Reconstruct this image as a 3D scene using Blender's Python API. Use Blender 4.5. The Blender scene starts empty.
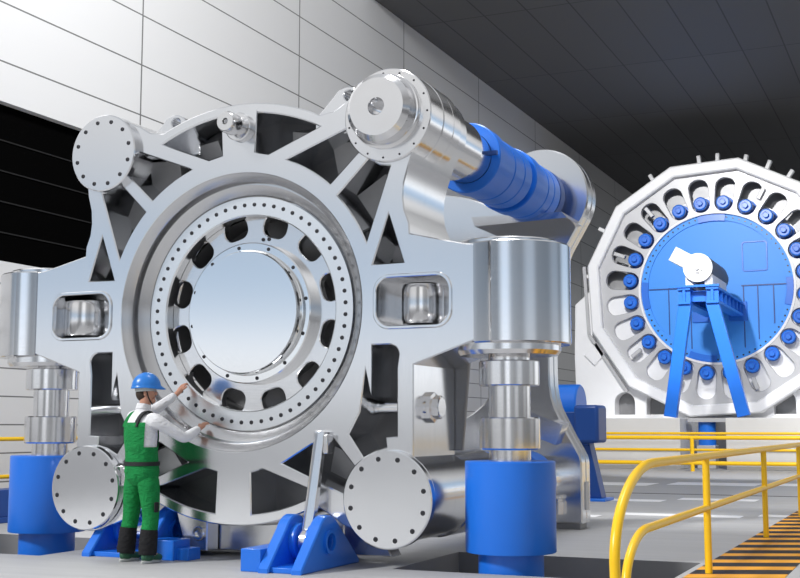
import bpy, bmesh, math, random
from mathutils import Vector, Matrix, Euler
random.seed(7)
S = bpy.context.scene
COL = S.collection
PI = math.pi
R = math.radians

# ------------------------------------------------------------------ materials
MATS = {}
def nt_new(name):
    m = bpy.data.materials.new(name); m.use_nodes = True
    n = m.node_tree; b = n.nodes['Principled BSDF']
    MATS[name] = m
    return m, n, b
def plain(name, col, rough=.5, metal=0., spec=.5, var=0., scale=6.):
    m, n, b = nt_new(name)
    b.inputs['Base Color'].default_value = (*col, 1)
    b.inputs['Roughness'].default_value = rough
    b.inputs['Metallic'].default_value = metal
    b.inputs['Specular IOR Level'].default_value = spec
    if var:
        tc = n.nodes.new('ShaderNodeTexCoord'); nz = n.nodes.new('ShaderNodeTexNoise')
        nz.inputs['Scale'].default_value = scale; nz.inputs['Detail'].default_value = 5
        n.links.new(tc.outputs['Object'], nz.inputs['Vector'])
        mx = n.nodes.new('ShaderNodeMix'); mx.data_type = 'RGBA'
        mx.inputs[6].default_value = (*[c*(1-var) for c in col], 1)
        mx.inputs[7].default_value = (*[min(1, c*(1+var)) for c in col], 1)
        n.links.new(nz.outputs['Fac'], mx.inputs[0]); n.links.new(mx.outputs[2], b.inputs['Base Color'])
    return m
def brushed(name, col, rough, rvar=.08, stretch=(1, 1, 40), bump=.02, aniso=0.):
    m, n, b = nt_new(name)
    b.inputs['Metallic'].default_value = 1
    b.inputs['Base Color'].default_value = (*col, 1)
    tc = n.nodes.new('ShaderNodeTexCoord'); mp = n.nodes.new('ShaderNodeMapping')
    mp.inputs['Scale'].default_value = stretch
    nz = n.nodes.new('ShaderNodeTexNoise'); nz.inputs['Scale'].default_value = 3; nz.inputs['Detail'].default_value = 4
    n.links.new(tc.outputs['Object'], mp.inputs['Vector']); n.links.new(mp.outputs['Vector'], nz.inputs['Vector'])
    mr = n.nodes.new('ShaderNodeMapRange')
    mr.inputs['To Min'].default_value = rough-rvar; mr.inputs['To Max'].default_value = rough+rvar
    n.links.new(nz.outputs['Fac'], mr.inputs['Value']); n.links.new(mr.outputs['Result'], b.inputs['Roughness'])
    bp = n.nodes.new('ShaderNodeBump'); bp.inputs['Strength'].default_value = bump; bp.inputs['Distance'].default_value = .02
    n.links.new(nz.outputs['Fac'], bp.inputs['Height']); n.links.new(bp.outputs['Normal'], b.inputs['Normal'])
    return m
steel_face = brushed('brushed_steel_plate', (.80, .81, .83), .17, .04, (60, 6, 2), .008)
steel_turn = brushed('turned_steel', (.80, .80, .81), .16, .05, (2, 2, 60), .012)
steel_horiz = brushed('turned_steel_shaft', (.80, .80, .81), .16, .05, (2, 60, 2), .012)
steel_disc = brushed('polished_steel_cover', (.88, .89, .90), .13, .03, (30, 6, 30), .004)
steel_ring = brushed('ring_steel', (.85, .86, .87), .24, .04, (30, 6, 30), .004)
steel_seat = brushed('machined_bore_steel', (.66, .66, .67), .24, .06, (2, 50, 2), .01)
steel_dark = plain('dark_bolt_steel', (.05, .05, .055), .35, .8)
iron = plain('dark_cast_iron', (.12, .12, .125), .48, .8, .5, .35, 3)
iron_mid = plain('grey_cast_web', (.27, .27, .275), .45, .7, .5, .25, 3)
blue = plain('blue_enamel', (.012, .165, .72), .34, 0, .5, .06, 3)
blue_dark = plain('dark_blue_enamel', (.006, .055, .26), .4, 0, .5)
blue_lit = plain('bright_blue_enamel', (.05, .32, .92), .45, 0, .4)  # same blue enamel, strong light on it put into the colour
yellow = plain('yellow_rail_paint', (.93, .56, .008), .32, 0, .5, .05, 4)
white = plain('white_machine_paint', (.84, .84, .85), .4, 0, .5, .03, 3)
greyw = plain('light_grey_machine_paint', (.50, .50, .51), .4, .2, .5, .06, 2)
concrete = plain('pale_concrete', (.66, .66, .66), .7, 0, .3, .08, 1.2)
black = plain('black_opening', (.002, .002, .002), 1, 0, 0)
skin_m = plain('skin', (.55, .28, .19), .55, 0, .4, .08, 12)
shirt_m = plain('white_cotton', (.80, .80, .82), .8, 0, .2, .05, 20)
green_m = plain('green_workwear', (.010, .22, .055), .8, 0, .2, .35, 14)
dark_cloth = plain('charcoal_patch_fabric', (.018, .018, .02), .85, 0, .2, .2, 20)
belt_m = plain('black_webbing', (.008, .009, .01), .7)
helmet_m = plain('blue_helmet_shell', (.02, .19, .62), .3, 0, .5)
hair_m = plain('dark_brown_hair', (.035, .02, .012), .7)
shoe_m = plain('green_grey_shoe', (.02, .10, .05), .6)
sole_m = plain('pale_sole', (.5, .52, .5), .7)

def wrinkle(m, scale, strength):
    n = m.node_tree; b = n.nodes['Principled BSDF']
    tc = n.nodes.new('ShaderNodeTexCoord'); mp = n.nodes.new('ShaderNodeMapping'); mp.inputs['Scale'].default_value = (1, 1, 1.8)
    nz = n.nodes.new('ShaderNodeTexNoise'); nz.inputs['Scale'].default_value = scale; nz.inputs['Detail'].default_value = 3; nz.inputs['Distortion'].default_value = 1.2
    bp = n.nodes.new('ShaderNodeBump'); bp.inputs['Strength'].default_value = strength; bp.inputs['Distance'].default_value = .03
    n.links.new(tc.outputs['Object'], mp.inputs['Vector']); n.links.new(mp.outputs['Vector'], nz.inputs['Vector'])
    n.links.new(nz.outputs['Fac'], bp.inputs['Height']); n.links.new(bp.outputs['Normal'], b.inputs['Normal'])
wrinkle(green_m, 11, .8); wrinkle(shirt_m, 10, .8); wrinkle(dark_cloth, 12, .6)
def wall_material():
    m, n, b = nt_new('panelled_wall')
    tc = n.nodes.new('ShaderNodeNewGeometry'); sx = n.nodes.new('ShaderNodeSeparateXYZ')
    n.links.new(tc.outputs['Position'], sx.inputs[0])
    def seam(out, off, per, w):
        a = n.nodes.new('ShaderNodeMath'); a.operation = 'ADD'; a.inputs[1].default_value = off
        n.links.new(out, a.inputs[0])
        d = n.nodes.new('ShaderNodeMath'); d.operation = 'DIVIDE'; d.inputs[1].default_value = per
        n.links.new(a.outputs[0], d.inputs[0])
        f = n.nodes.new('ShaderNodeMath'); f.operation = 'FRACT'; n.links.new(d.outputs[0], f.inputs[0])
        l = n.nodes.new('ShaderNodeMath'); l.operation = 'LESS_THAN'; l.inputs[1].default_value = w/per
        n.links.new(f.outputs[0], l.inputs[0]); return l
    h = seam(sx.outputs['Z'], 97.2-7.19, .972, .028)
    h2 = seam(sx.outputs['Z'], 44.7-2.707, .447, .022)
    v = seam(sx.outputs['Y'], 612-7.7+.015, 6.12, .04)
    low = n.nodes.new('ShaderNodeMath'); low.operation = 'LESS_THAN'; low.inputs[1].default_value = 4.0
    n.links.new(sx.outputs['Z'], low.inputs[0])
    hm = n.nodes.new('ShaderNodeMix'); hm.data_type = 'FLOAT'
    n.links.new(low.outputs[0], hm.inputs[0]); n.links.new(h.outputs[0], hm.inputs[2]); n.links.new(h2.outputs[0], hm.inputs[3])
    mx = n.nodes.new('ShaderNodeMath'); mx.operation = 'MAXIMUM'
    n.links.new(hm.outputs[0], mx.inputs[0]); n.links.new(v.outputs[0], mx.inputs[1])
    c = n.nodes.new('ShaderNodeMix'); c.data_type = 'RGBA'
    c.inputs[6].default_value = (.70, .70, .70, 1); c.inputs[7].default_value = (.16, .16, .16, 1)
    n.links.new(mx.outputs[0], c.inputs[0]); n.links.new(c.outputs[2], b.inputs['Base Color'])
    b.inputs['Roughness'].default_value = .6
    return m
wall_m = wall_material()
def ceiling_material():
    m, n, b = nt_new('dark_ceiling_panels')
    g = n.nodes.new('ShaderNodeNewGeometry'); br = n.nodes.new('ShaderNodeTexBrick')
    br.offset = 0; br.inputs['Scale'].default_value = 1
    br.inputs['Color1'].default_value = (.085, .085, .087, 1); br.inputs['Color2'].default_value = (.095, .095, .097, 1)
    br.inputs['Mortar'].default_value = (.03, .03, .03, 1); br.inputs['Mortar Size'].default_value = .022
    br.inputs['Brick Width'].default_value = 1.24; br.inputs['Row Height'].default_value = 6.2
    mp = n.nodes.new('ShaderNodeMapping'); mp.inputs['Location'].default_value = (-.24, -1.83, 0)
    n.links.new(g.outputs['Position'], mp.inputs['Vector']); n.links.new(mp.outputs['Vector'], br.inputs['Vector']); n.links.new(br.outputs['Color'], b.inputs['Base Color'])
    b.inputs['Roughness'].default_value = .6
    return m
ceil_m = ceiling_material()
def floor_material():
    m, n, b = nt_new('polished_concrete_floor')
    g = n.nodes.new('ShaderNodeNewGeometry'); mp = n.nodes.new('ShaderNodeMapping')
    mp.inputs['Scale'].default_value = (.25, 3.0, 1)
    nz = n.nodes.new('ShaderNodeTexNoise'); nz.inputs['Scale'].default_value = 1.6; nz.inputs['Detail'].default_value = 6
    n.links.new(g.outputs['Position'], mp.inputs['Vector']); n.links.new(mp.outputs['Vector'], nz.inputs['Vector'])
    c = n.nodes.new('ShaderNodeMix'); c.data_type = 'RGBA'
    c.inputs[6].default_value = (.36, .36, .365, 1); c.inputs[7].default_value = (.48, .48, .48, 1)
    n.links.new(nz.outputs['Fac'], c.inputs[0]); n.links.new(c.outputs[2], b.inputs['Base Color'])
    b.inputs['Roughness'].default_value = .62; b.inputs['Specular IOR Level'].default_value = .18
    return m
floor_m = floor_material()
def hazard_material():
    m, n, b = nt_new('hazard_stripes')
    g = n.nodes.new('ShaderNodeNewGeometry'); sx = n.nodes.new('ShaderNodeSeparateXYZ')
    n.links.new(g.outputs['Position'], sx.inputs[0])
    k = n.nodes.new('ShaderNodeMath'); k.operation = 'MULTIPLY_ADD'; k.inputs[1].default_value = -.42
    n.links.new(sx.outputs['X'], k.inputs[0]); n.links.new(sx.outputs['Y'], k.inputs[2])
    d = n.nodes.new('ShaderNodeMath'); d.operation = 'DIVIDE'; d.inputs[1].default_value = .66; n.links.new(k.outputs[0], d.inputs[0])
    f = n.nodes.new('ShaderNodeMath'); f.operation = 'FRACT'; n.links.new(d.outputs[0], f.inputs[0])
    l = n.nodes.new('ShaderNodeMath'); l.operation = 'LESS_THAN'; l.inputs[1].default_value = .45; n.links.new(f.outputs[0], l.inputs[0])
    c = n.nodes.new('ShaderNodeMix'); c.data_type = 'RGBA'
    c.inputs[6].default_value = (.012, .011, .01, 1); c.inputs[7].default_value = (.80, .36, .02, 1)
    n.links.new(l.outputs[0], c.inputs[0]); n.links.new(c.outputs[2], b.inputs['Base Color'])
    b.inputs['Roughness'].default_value = .6
    return m
hazard_m = hazard_material()

# ------------------------------------------------------------------ builders
class MB:
    """vertices and faces in world coordinates"""
    def __init__(s): s.v = []; s.f = []
    def add(s, v, f):
        k = len(s.v); s.v += [tuple(p) for p in v]; s.f += [tuple(i+k for i in q) for q in f]; return s
    def box(s, x0, x1, y0, y1, z0, z1):
        v = [(x, y, z) for z in (z0, z1) for y in (y0, y1) for x in (x0, x1)]
        return s.add(v, [(0, 2, 3, 1), (4, 5, 7, 6), (0, 1, 5, 4), (2, 6, 7, 3), (0, 4, 6, 2), (1, 3, 7, 5)])
    def bar(s, p0, p1, wx, wy, up=(0, 1, 0)):
        p0 = Vector(p0); p1 = Vector(p1); d = (p1-p0).normalized(); a = d.cross(Vector(up)).normalized(); b = a.cross(d)
        v = []
        for p in (p0, p1):
            for sx, sy in ((-1, -1), (1, -1), (1, 1), (-1, 1)): v.append(p+a*sx*wx/2+b*sy*wy/2)
        return s.add(v, [(3, 2, 1, 0), (4, 5, 6, 7), (0, 1, 5, 4), (1, 2, 6, 5), (2, 3, 7, 6), (3, 0, 4, 7)])
    def lathe(s, prof, c, axis='Y', n=96, closed=False, caps=True):
        """prof: [(radius, t)] along the axis from point c"""
        if isinstance(axis, str): ax = {'X': Vector((1, 0, 0)), 'Y': Vector((0, 1, 0)), 'Z': Vector((0, 0, 1))}[axis]
        else: ax = Vector(axis).normalized()
        t = Vector((0, 0, 1)) if abs(ax.z) < .9 else Vector((1, 0, 0))
        a = t.cross(ax).normalized(); b = ax.cross(a); c = Vector(c)
        k = len(s.v); m = len(prof)
        for r, h in prof:
            for i in range(n):
                q = 2*PI*i/n
                s.v.append(tuple(c+ax*h+a*(r*math.cos(q))+b*(r*math.sin(q))))
        for j in range(m if closed else m-1):
            for i in range(n):
                i2 = (i+1) % n; j2 = (j+1) % m
                s.f.append((k+j*n+i, k+j*n+i2, k+j2*n+i2, k+j2*n+i))
        if caps and not closed:
            if prof[0][0] > 1e-6: s.f.append(tuple(k+i for i in reversed(range(n))))
            if prof[-1][0] > 1e-6: s.f.append(tuple(k+(m-1)*n+i for i in range(n)))
        return s
    def cyl(s, p0, p1, r, n=48, r1=None, ch=0.):
        p0 = Vector(p0); p1 = Vector(p1); L = (p1-p0).length; r1 = r if r1 is None else r1
        pr = [(r-ch, 0), (r, ch), (r1, L-ch), (r1-ch, L)] if ch else [(r, 0), (r1, L)]
        return s.lathe(pr, p0, p1-p0, n)
    def tube(s, pts, r, n=16):
        pts = [Vector(p) for p in pts]; k = len(s.v); up = None
        for i, p in enumerate(pts):
            d = (pts[min(i+1, len(pts)-1)]-pts[max(i-1, 0)]).normalized()
            if up is None: up = Vector((1, 0, 0)) if abs(d.x) < .9 else Vector((0, 0, 1))
            a = d.cross(up).normalized(); b = d.cross(a); 
            for j in range(n):
                q = 2*PI*j/n; s.v.append(tuple(p+a*r*math.cos(q)+b*r*math.sin(q)))
        for i in range(len(pts)-1):
            for j in range(n):
                j2 = (j+1) % n; s.f.append((k+i*n+j, k+i*n+j2, k+(i+1)*n+j2, k+(i+1)*n+j))
        s.f.append(tuple(k+j for j in reversed(range(n)))); s.f.append(tuple(k+(len(pts)-1)*n+j for j in range(n)))
        return s
    def ball(s, c, rx, ry, rz, n=24, m=14, M=None):
        c = Vector(c); v = []; f = []
        for i in range(m+1):
            t = PI*i/m
            for j in range(n):
                q = 2*PI*j/n; p = Vector((rx*math.sin(t)*math.cos(q), ry*math.sin(t)*math.sin(q), rz*math.cos(t)))
                v.append(c+(M @ p if M else p))
        for i in range(m):
            for j in range(n):
                j2 = (j+1) % n; f.append((i*n+j, (i+1)*n+j, (i+1)*n+j2, i*n+j2))
        return s.add(v, f)
    def prism(s, loops, t0, t1, plane='XZ', bev=.012, b0=None, b1=None):
        """filled outline (first loop) with holes, extruded between t0 and t1"""
        from mathutils.geometry import delaunay_2d_cdt
        mid = (t0+t1)/2; h = abs(t1-t0)/2; b0 = bev if b0 is None else b0; b1 = bev if b1 is None else b1
        if plane == 'XZ': g = lambda x, y, t: (x, mid-t, y)
        elif plane == 'YZ': g = lambda x, y, t: (mid+t, x, y)
        else: g = lambda x, y, t: (x, y, mid+t)
        L = []
        for i, lp in enumerate(loops):
            q = []
            for p in lp:
                p = Vector((p[0], p[1]))
                if not q or (p-q[-1]).length > 1e-4: q.append(p)
            if (q[0]-q[-1]).length < 1e-4: q.pop()
            ar = sum(q[k-1].x*q[k].y-q[k].x*q[k-1].y for k in range(len(q)))
            if (ar < 0) == (i == 0): q.reverse()
            L.append(q)
        IN = []
        for q in L:
            o = []
            for k in range(len(q)):
                d0 = (q[k]-q[k-1]).normalized(); d1 = (q[(k+1) % len(q)]-q[k]).normalized()
                n0 = Vector((-d0.y, d0.x)); n1 = Vector((-d1.y, d1.x)); m = n0+n1
                m = m.normalized() if m.length > 1e-3 else n0
                o.append(q[k]+m*min(bev/max(.35, m.dot(n0)), bev*2.2))
            IN.append(o)
        flat = [p for o in IN for p in o]; ed = []; k = 0
        for o in IN:
            ed += [(k+i, k+(i+1) % len(o)) for i in range(len(o))]; k += len(o)
        V, _, F, ov, _, _ = delaunay_2d_cdt(flat, ed, [], 1, 1e-7)
        def inside(c):
            r = False
            for o in IN:
                for i in range(len(o)):
                    a, b2 = o[i-1], o[i]
                    if (a.y > c.y) != (b2.y > c.y) and c.x < (b2.x-a.x)*(c.y-a.y)/(b2.y-a.y)+a.x: r = not r
            return r
        F = [f for f in F if inside((V[f[0]]+V[f[1]]+V[f[2]])/3)]
        s.add([g(v.x, v.y, h) for v in V], F); s.add([g(v.x, v.y, -h) for v in V], [tuple(reversed(f)) for f in F])
        for q, o in zip(L, IN):
            n = len(q); vv = [g(p.x, p.y, h) for p in o]+[g(p.x, p.y, h-b0) for p in q]+[g(p.x, p.y, b1-h) for p in q]+[g(p.x, p.y, -h) for p in o]
            s.add(vv, [(j*n+i, (j+1)*n+i, (j+1)*n+(i+1) % n, j*n+(i+1) % n) for j in range(3) for i in range(n)])
        return s
WORLD_ORG = {}
def tag(o, label=None, cat=None, group=None, kind=None):
    if label: o['label'] = label
    if cat: o['category'] = cat
    if group: o['group'] = group
    if kind: o['kind'] = kind
    return o
def root(name, label, cat, loc, group=None):
    o = bpy.data.objects.new(name, None); COL.objects.link(o); o.location = loc; o.empty_display_size = .2
    WORLD_ORG[o.name] = Vector(loc)
    return tag(o, label, cat, group)
def obj(name, mb, mat, parent=None, bevel=0., ang=32, label=None, sub=0):
    vs = [Vector(v) for v in mb.v]
    lo = Vector([min(v[i] for v in vs) for i in range(3)]); hi = Vector([max(v[i] for v in vs) for i in range(3)])
    org = (lo+hi)/2
    if parent is None: org.z = lo.z
    me = bpy.data.meshes.new(name); me.from_pydata([v-org for v in vs], [], mb.f); me.update()
    bm = bmesh.new(); bm.from_mesh(me); bmesh.ops.remove_doubles(bm, verts=bm.verts, dist=1e-6)
    bmesh.ops.recalc_face_normals(bm, faces=bm.faces); bm.to_mesh(me); bm.free()
    me.materials.append(mat)
    o = bpy.data.objects.new(name, me); COL.objects.link(o)
    if bevel:
        b = o.modifiers.new('bevel', 'BEVEL'); b.width = bevel; b.segments = 2; b.limit_method = 'ANGLE'; b.angle_limit = R(35)
    for p in me.polygons: p.use_smooth = True
    me.set_sharp_from_angle(angle=R(ang))
    if parent is not None: o.parent = parent; o.location = org-WORLD_ORG[parent.name]
    else: o.location = org
    WORLD_ORG[o.name] = org
    if label: o['label'] = label
    return o
def dup_part(o, parent, world):
    c = o.copy(); COL.objects.link(c); c.parent = parent; c.location = Vector(world)-WORLD_ORG[parent.name]
    WORLD_ORG[c.name] = Vector(world); return c
def copy_tree(o, loc, label=None):
    def rec(q, par):
        c = q.copy(); COL.objects.link(c)
        if par is not None: c.parent = par
        for ch in list(q.children): rec(ch, c)
        return c
    c = rec(o, None); c.location = loc
    if label: c['label'] = label
    return c
def bolts(parent, pts, r=.026, h=.014, name='bolt', mat=None, ax=(0, -1, 0)):
    """socket-head bolts standing out of a face"""
    first = None
    for p in pts:
        if first is None:
            mb = MB().lathe([(r, -.01), (r, h*.7), (r*.85, h), (r*.5, h), (r*.5, h*.35), (0, h*.35)], p, ax, 14, caps=False)
            first = obj(name, mb, mat or steel_dark, parent)
            off = WORLD_ORG[first.name]-Vector(p)
        else: dup_part(first, parent, Vector(p)+off)
def arc(cx, cz, r, a0, a1, n=24):
    return [(cx+r*math.cos(R(a0+(a1-a0)*i/n)), cz+r*math.sin(R(a0+(a1-a0)*i/n))) for i in range(n+1)]
def rrect(x0, x1, z0, z1, r, n=8):
    return arc(x1-r, z1-r, r, 0, 90, n)+arc(x0+r, z1-r, r, 90, 180, n)+arc(x0+r, z0+r, r, 180, 270, n)+arc(x1-r, z0+r, r, 270, 360, n)
def mir(lp): return [(-x, z) for x, z in reversed(lp)]
def circ(cx, cz, r, n=96): return [(cx+r*math.cos(2*PI*i/n), cz+r*math.sin(2*PI*i/n)) for i in range(n)]

# ------------------------------------------------------------------ camera
cam = bpy.data.cameras.new('camera'); cam.sensor_width = 36; cam.lens = 1197/800*36; cam.clip_end = 300
co = bpy.data.objects.new('camera', cam); COL.objects.link(co)
co.location = (6.54, -10.45, 1.34)
co.rotation_euler = (R(90)+math.atan(138/1197), 0, R(24.2))
S.camera = co

# ------------------------------------------------------------------ setting
WX = -7.0
def struct(name, mb, mat, **k):
    o = obj(name, mb, mat, None, **k); o['kind'] = 'structure'; return o
# floor with the two machine pits left open
PX0, PX1, PY0, PY1 = 1.72, 4.30, .10, 1.82
LX0, LX1, LY0, LY1 = -4.6, -2.15, -.34, 1.50
fx = [-7, LX0, LX1, PX0, PX1, 22]; fy = sorted([-60, LY0, PY0, LY1, PY1, 62])
mb = MB()
for i in range(len(fx)-1):
    for j in range(len(fy)-1):
        cx, cy = (fx[i]+fx[i+1])/2, (fy[j]+fy[j+1])/2
        if PX0 < cx < PX1 and PY0 < cy < PY1: continue
        if LX0 < cx < LX1 and LY0 < cy < LY1: continue
        mb.add([(fx[i], fy[j], 0), (fx[i+1], fy[j], 0), (fx[i+1], fy[j+1], 0), (fx[i], fy[j+1], 0)], [(0, 1, 2, 3)])
struct('floor', mb, floor_m)
def pit(name, x0, x1, y0, y1, d):
    v = [(x, y, z) for z in (-d, 0) for y in (y0, y1) for x in (x0, x1)]
    m = MB().add(v, [(0, 1, 3, 2), (0, 4, 5, 1), (2, 3, 7, 6), (0, 2, 6, 4), (1, 5, 7, 3)])
    struct(name, m, plain(name+'_concrete', (.26, .26, .265), .7, 0, .3, .15, 2))
pit('trim_1', PX0, PX1, PY0, PY1, 1.1)
pit('trim_2', LX0, LX1, LY0, LY1, 1.1)
# left wall: cladding above and below a long black opening
BZ0, BZ1 = 3.97, 6.55
struct('wall_left', MB().box(WX-.2, WX, -2, 62, 0, BZ0).box(WX-.2, WX, -2, 62, BZ1, 12.95).box(WX-.2, WX, 18.5, 62, BZ0, BZ1), wall_m)
mbk = MB().box(WX-.2, WX-.15, -2, 18.5, BZ0, BZ1)
struct('window_1', mbk, black)
mbk = MB()
for z in (4.45, 4.95, 5.45, 5.95): mbk.box(WX-.15, WX-.13, -2, 18.5, z, z+.02)
struct('trim_3', mbk, plain('dark_slat_edge', (.018, .018, .018), .7, 0, .1))
struct('ceiling', MB().box(-7.2, 8.5, 17.5, 62, 12.9, 13.2), ceil_m)
struct('wall_back', MB().box(-7.2, 8.5, 62, 62.2, 0, 13), wall_m)
# light patches on the floor, painted as flat pale strips, and a dark trench cover line
light_patch_m = plain('pale_floor_inlay', (.86, .86, .86), .5)
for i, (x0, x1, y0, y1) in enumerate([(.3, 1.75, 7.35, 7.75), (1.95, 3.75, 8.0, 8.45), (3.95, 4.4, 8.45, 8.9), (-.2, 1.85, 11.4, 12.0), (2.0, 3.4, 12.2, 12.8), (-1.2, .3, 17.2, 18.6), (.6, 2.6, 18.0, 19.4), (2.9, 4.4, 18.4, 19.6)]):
    struct('trim_%d' % (i+4), MB().box(x0, x1, y0, y1, -.05, .003), light_patch_m)
struct('trim_12', MB().box(-2.2, 7.5, 14.0, 14.14, -.05, .004), plain('trench_cover', (.05, .04, .03), .6))

# ------------------------------------------------------------------ front machine frame
ZC = 2.525
frame = root('torque_frame', 'large brushed steel machine frame with round bolted centre and two side arms, beside the worker', 'machine', (0, .5, 0))
LR = (1.75, .66); UR = (1.70, 4.42); UL = (-1.68, 4.315); LL = (-1.78, .70)
def half(sx):
    """right half of the front outline from top centre down to bottom centre, mirrored for sx = -1"""
    p = arc(0, ZC, 2.17, 90, 64, 12)
    p += [(1.12, 4.50), (1.25, 4.58)]
    p += arc(1.70, 4.40, .44, 140, -45, 20) if sx > 0 else arc(1.66, 4.325, .41, 130, -45, 20)
    p += [(1.93, 3.86), (1.885, 3.70), (1.875, 3.56), (1.89, 3.43), (1.94, 3.30), (1.945, 3.20)]
    p += [(2.30, 3.115), (2.52, 3.065), (2.80, 3.05), (2.80, 2.15), (2.62, 2.15), (2.40, 2.075), (1.985, 1.93)]
    p += [(1.985, 1.30), (1.985, 1.06)]
    p += arc(1.76, .68, .44, 45, -110, 18)
    p += [(1.25, .40), (1.05, .52)]
    p += arc(0, ZC, 2.17, -64, -90, 12)
    return p
rt = half(1)
outline = rt + [(-x, z) for x, z in reversed(half(-1))][1:-1]
def arcc(r, p, q, n=10):
    a0 = math.degrees(math.atan2(p[1]-ZC, p[0])); a1 = math.degrees(math.atan2(q[1]-ZC, q[0])); return arc(0, ZC, r, a0, a1, n)
H = []
top = [(.20, 4.165), (.215, 4.583)]+arc(0, ZC, 2.065, 84, 62.5, 10)+[(.36, 4.13)]
A = arcc(1.632, (.58, 4.055), (1.07, 3.75))+[(1.40, 4.06), (1.33, 4.18), (1.31, 4.32)]
B = arcc(1.605, (1.166, 3.64), (1.474, 3.139))+[(1.735, 3.88), (1.62, 3.90), (1.50, 3.97)]
Ct = [(1.72, 3.408), (1.878, 2.924), (1.551, 2.920)]
E = [(1.55, 2.13), (1.72, 2.13)]+arc(1.73, 2.03, .10, 85, 0, 6)+[(1.81, 1.90), (1.81, 1.25), (1.69, 1.243), (1.70, 1.15), (1.58, 1.12), (1.454, 1.055), (1.30, 1.27), (1.42, 1.484), (1.475, 1.91), (1.54, 1.627)]
Al = [(.56, .98), (.89, 1.17), (1.12, 1.24), (1.36, .965), (1.28, .82), (1.24, .70)]
bot = [(.20, .885), (.34, .92), (.98, .70)]+arc(0, ZC, 2.065, -62.5, -84, 10)
Ov = rrect(1.585, 2.36, 2.30, 2.785, .15)
for h in (top, A, B, Ct, E, Al, bot, Ov): H.append(h); H.append(mir(h))
bore = circ(0, ZC, 1.43)
fp = obj('front_plate', MB().prism([outline, bore]+H, 0, .53, b1=.0008), steel_face, frame)
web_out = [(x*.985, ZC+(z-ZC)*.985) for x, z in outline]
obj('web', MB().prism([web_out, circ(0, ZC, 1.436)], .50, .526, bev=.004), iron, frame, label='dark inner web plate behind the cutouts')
obj('back_plate', MB().prism([outline, bore], .53, 1.06, b0=.0008), steel_face, frame)
# slanted stiffeners seen through the cutouts
for sx in (1, -1):
    for p, q, wd in (((.95, 4.10), (1.35, 4.12), .34), ((1.30, 3.55), (1.62, 3.75), .34), ((.95, 1.05), (1.3, .9), .3), ((.45, 4.35), (.75, 4.3), .22), ((1.70, 3.15), (1.72, 2.95), .22)):
        m = MB(); a = Vector((sx*p[0], .40, p[1])); b = Vector((sx*q[0], .54, q[1]))
        m.bar((a.x, .44, a.z), (b.x, .44, b.z), wd, .16, up=(.25*sx, 1, .35))
        obj('stiffener', m, iron_mid, frame)
# bearing seat: conical stepped bore
obj('bearing_seat', MB().lathe([(1.432, .006), (1.36, .075), (1.355, .085), (1.41, .10), (1.41, .155), (1.335, .16), (1.245, .235), (1.235, .25), (1.235, .6)], (0, 0, ZC), 'Y', 160, caps=False), steel_seat, frame)
YR = .235
ring = obj('bearing_ring', MB().lathe([(1.222, YR+.12), (1.222, YR), (1.035, YR), (1.02, YR+.015), (1.02, YR+.12)], (0, 0, ZC), 'Y', 160, closed=True), steel_ring, frame)
bolts(ring, [(1.14*math.cos(2*PI*(i+.5)/60), YR, ZC+1.14*math.sin(2*PI*(i+.5)/60)) for i in range(60)], .022, .004)
slots = []
for i in range(12):
    a = 30*i+15; r0, r1, w = .825, .985, .142
    lp = []
    for (r, t) in [(r1, 1), (r1, -1), (r0, -1), (r0, 1)]: pass
    base = rrect(r0, 1.055, -w, w, .095, 6)
    ca, sa = math.cos(R(a)), math.sin(R(a))
    slots.append([(x*ca-z*sa, ZC+x*sa+z*ca) for x, z in base])
obj('hub_plate', MB().prism([circ(0, ZC, 1.12)]+slots, .36, .46, bev=.01), steel_turn, frame, label='hub plate with twelve oblong slots')
drum = obj('hub_drum', MB().lathe([(.72, .47), (.72, .78), (1.04, .80), (1.04, .47)], (0, 0, ZC), 'Y', 96, caps=False), iron_mid, frame)
obj('drum_floor', MB().lathe([(1.05, .79), (0, .79)], (0, 0, ZC), 'Y', 64, caps=False), iron_mid, frame)
cover = obj('hub_cover', MB().lathe([(.74, .36), (.74, .245), (.728, .235), (.66, .235), (.65, .245), (.65, .30)], (0, 0, ZC), 'Y', 128), steel_disc, frame, label='bolted rim of the centre cover')
bolts(cover, [(.695*math.cos(R(30*i+10)), .235, ZC+.695*math.sin(R(30*i+10))) for i in range(12)], .020, .005)
obj('cover_disc', MB().lathe([(.655, .30), (.640, .150), (.63, .135), (0, .135)], (-.0, 0, ZC), 'Y', 128, caps=False), steel_disc, frame, label='polished domed centre disc')
bolts(cover, [(.10+dx, .36, ZC+.78) for dx in (0, .07)], .02, .01)
# corner cover discs
for (cx, cz), r, y0 in ((UL, .425, -.085), (LL, .445, -.10), (LR, .462, -.10)):
    d = obj('cover_disc', MB().lathe([(r-.05, .02), (r-.05, y0+.10), (r, y0+.085), (r, y0+.012), (r-.012, y0), (0, y0)], (cx, 0, cz), 'Y', 96, caps=False), steel_face, frame, label='bolted round corner cover')
    bolts(d, [(cx+(r-.075)*math.cos(R(30*i+13)), y0, cz+(r-.075)*math.sin(R(30*i+13))) for i in range(12)], .024, .004)
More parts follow.
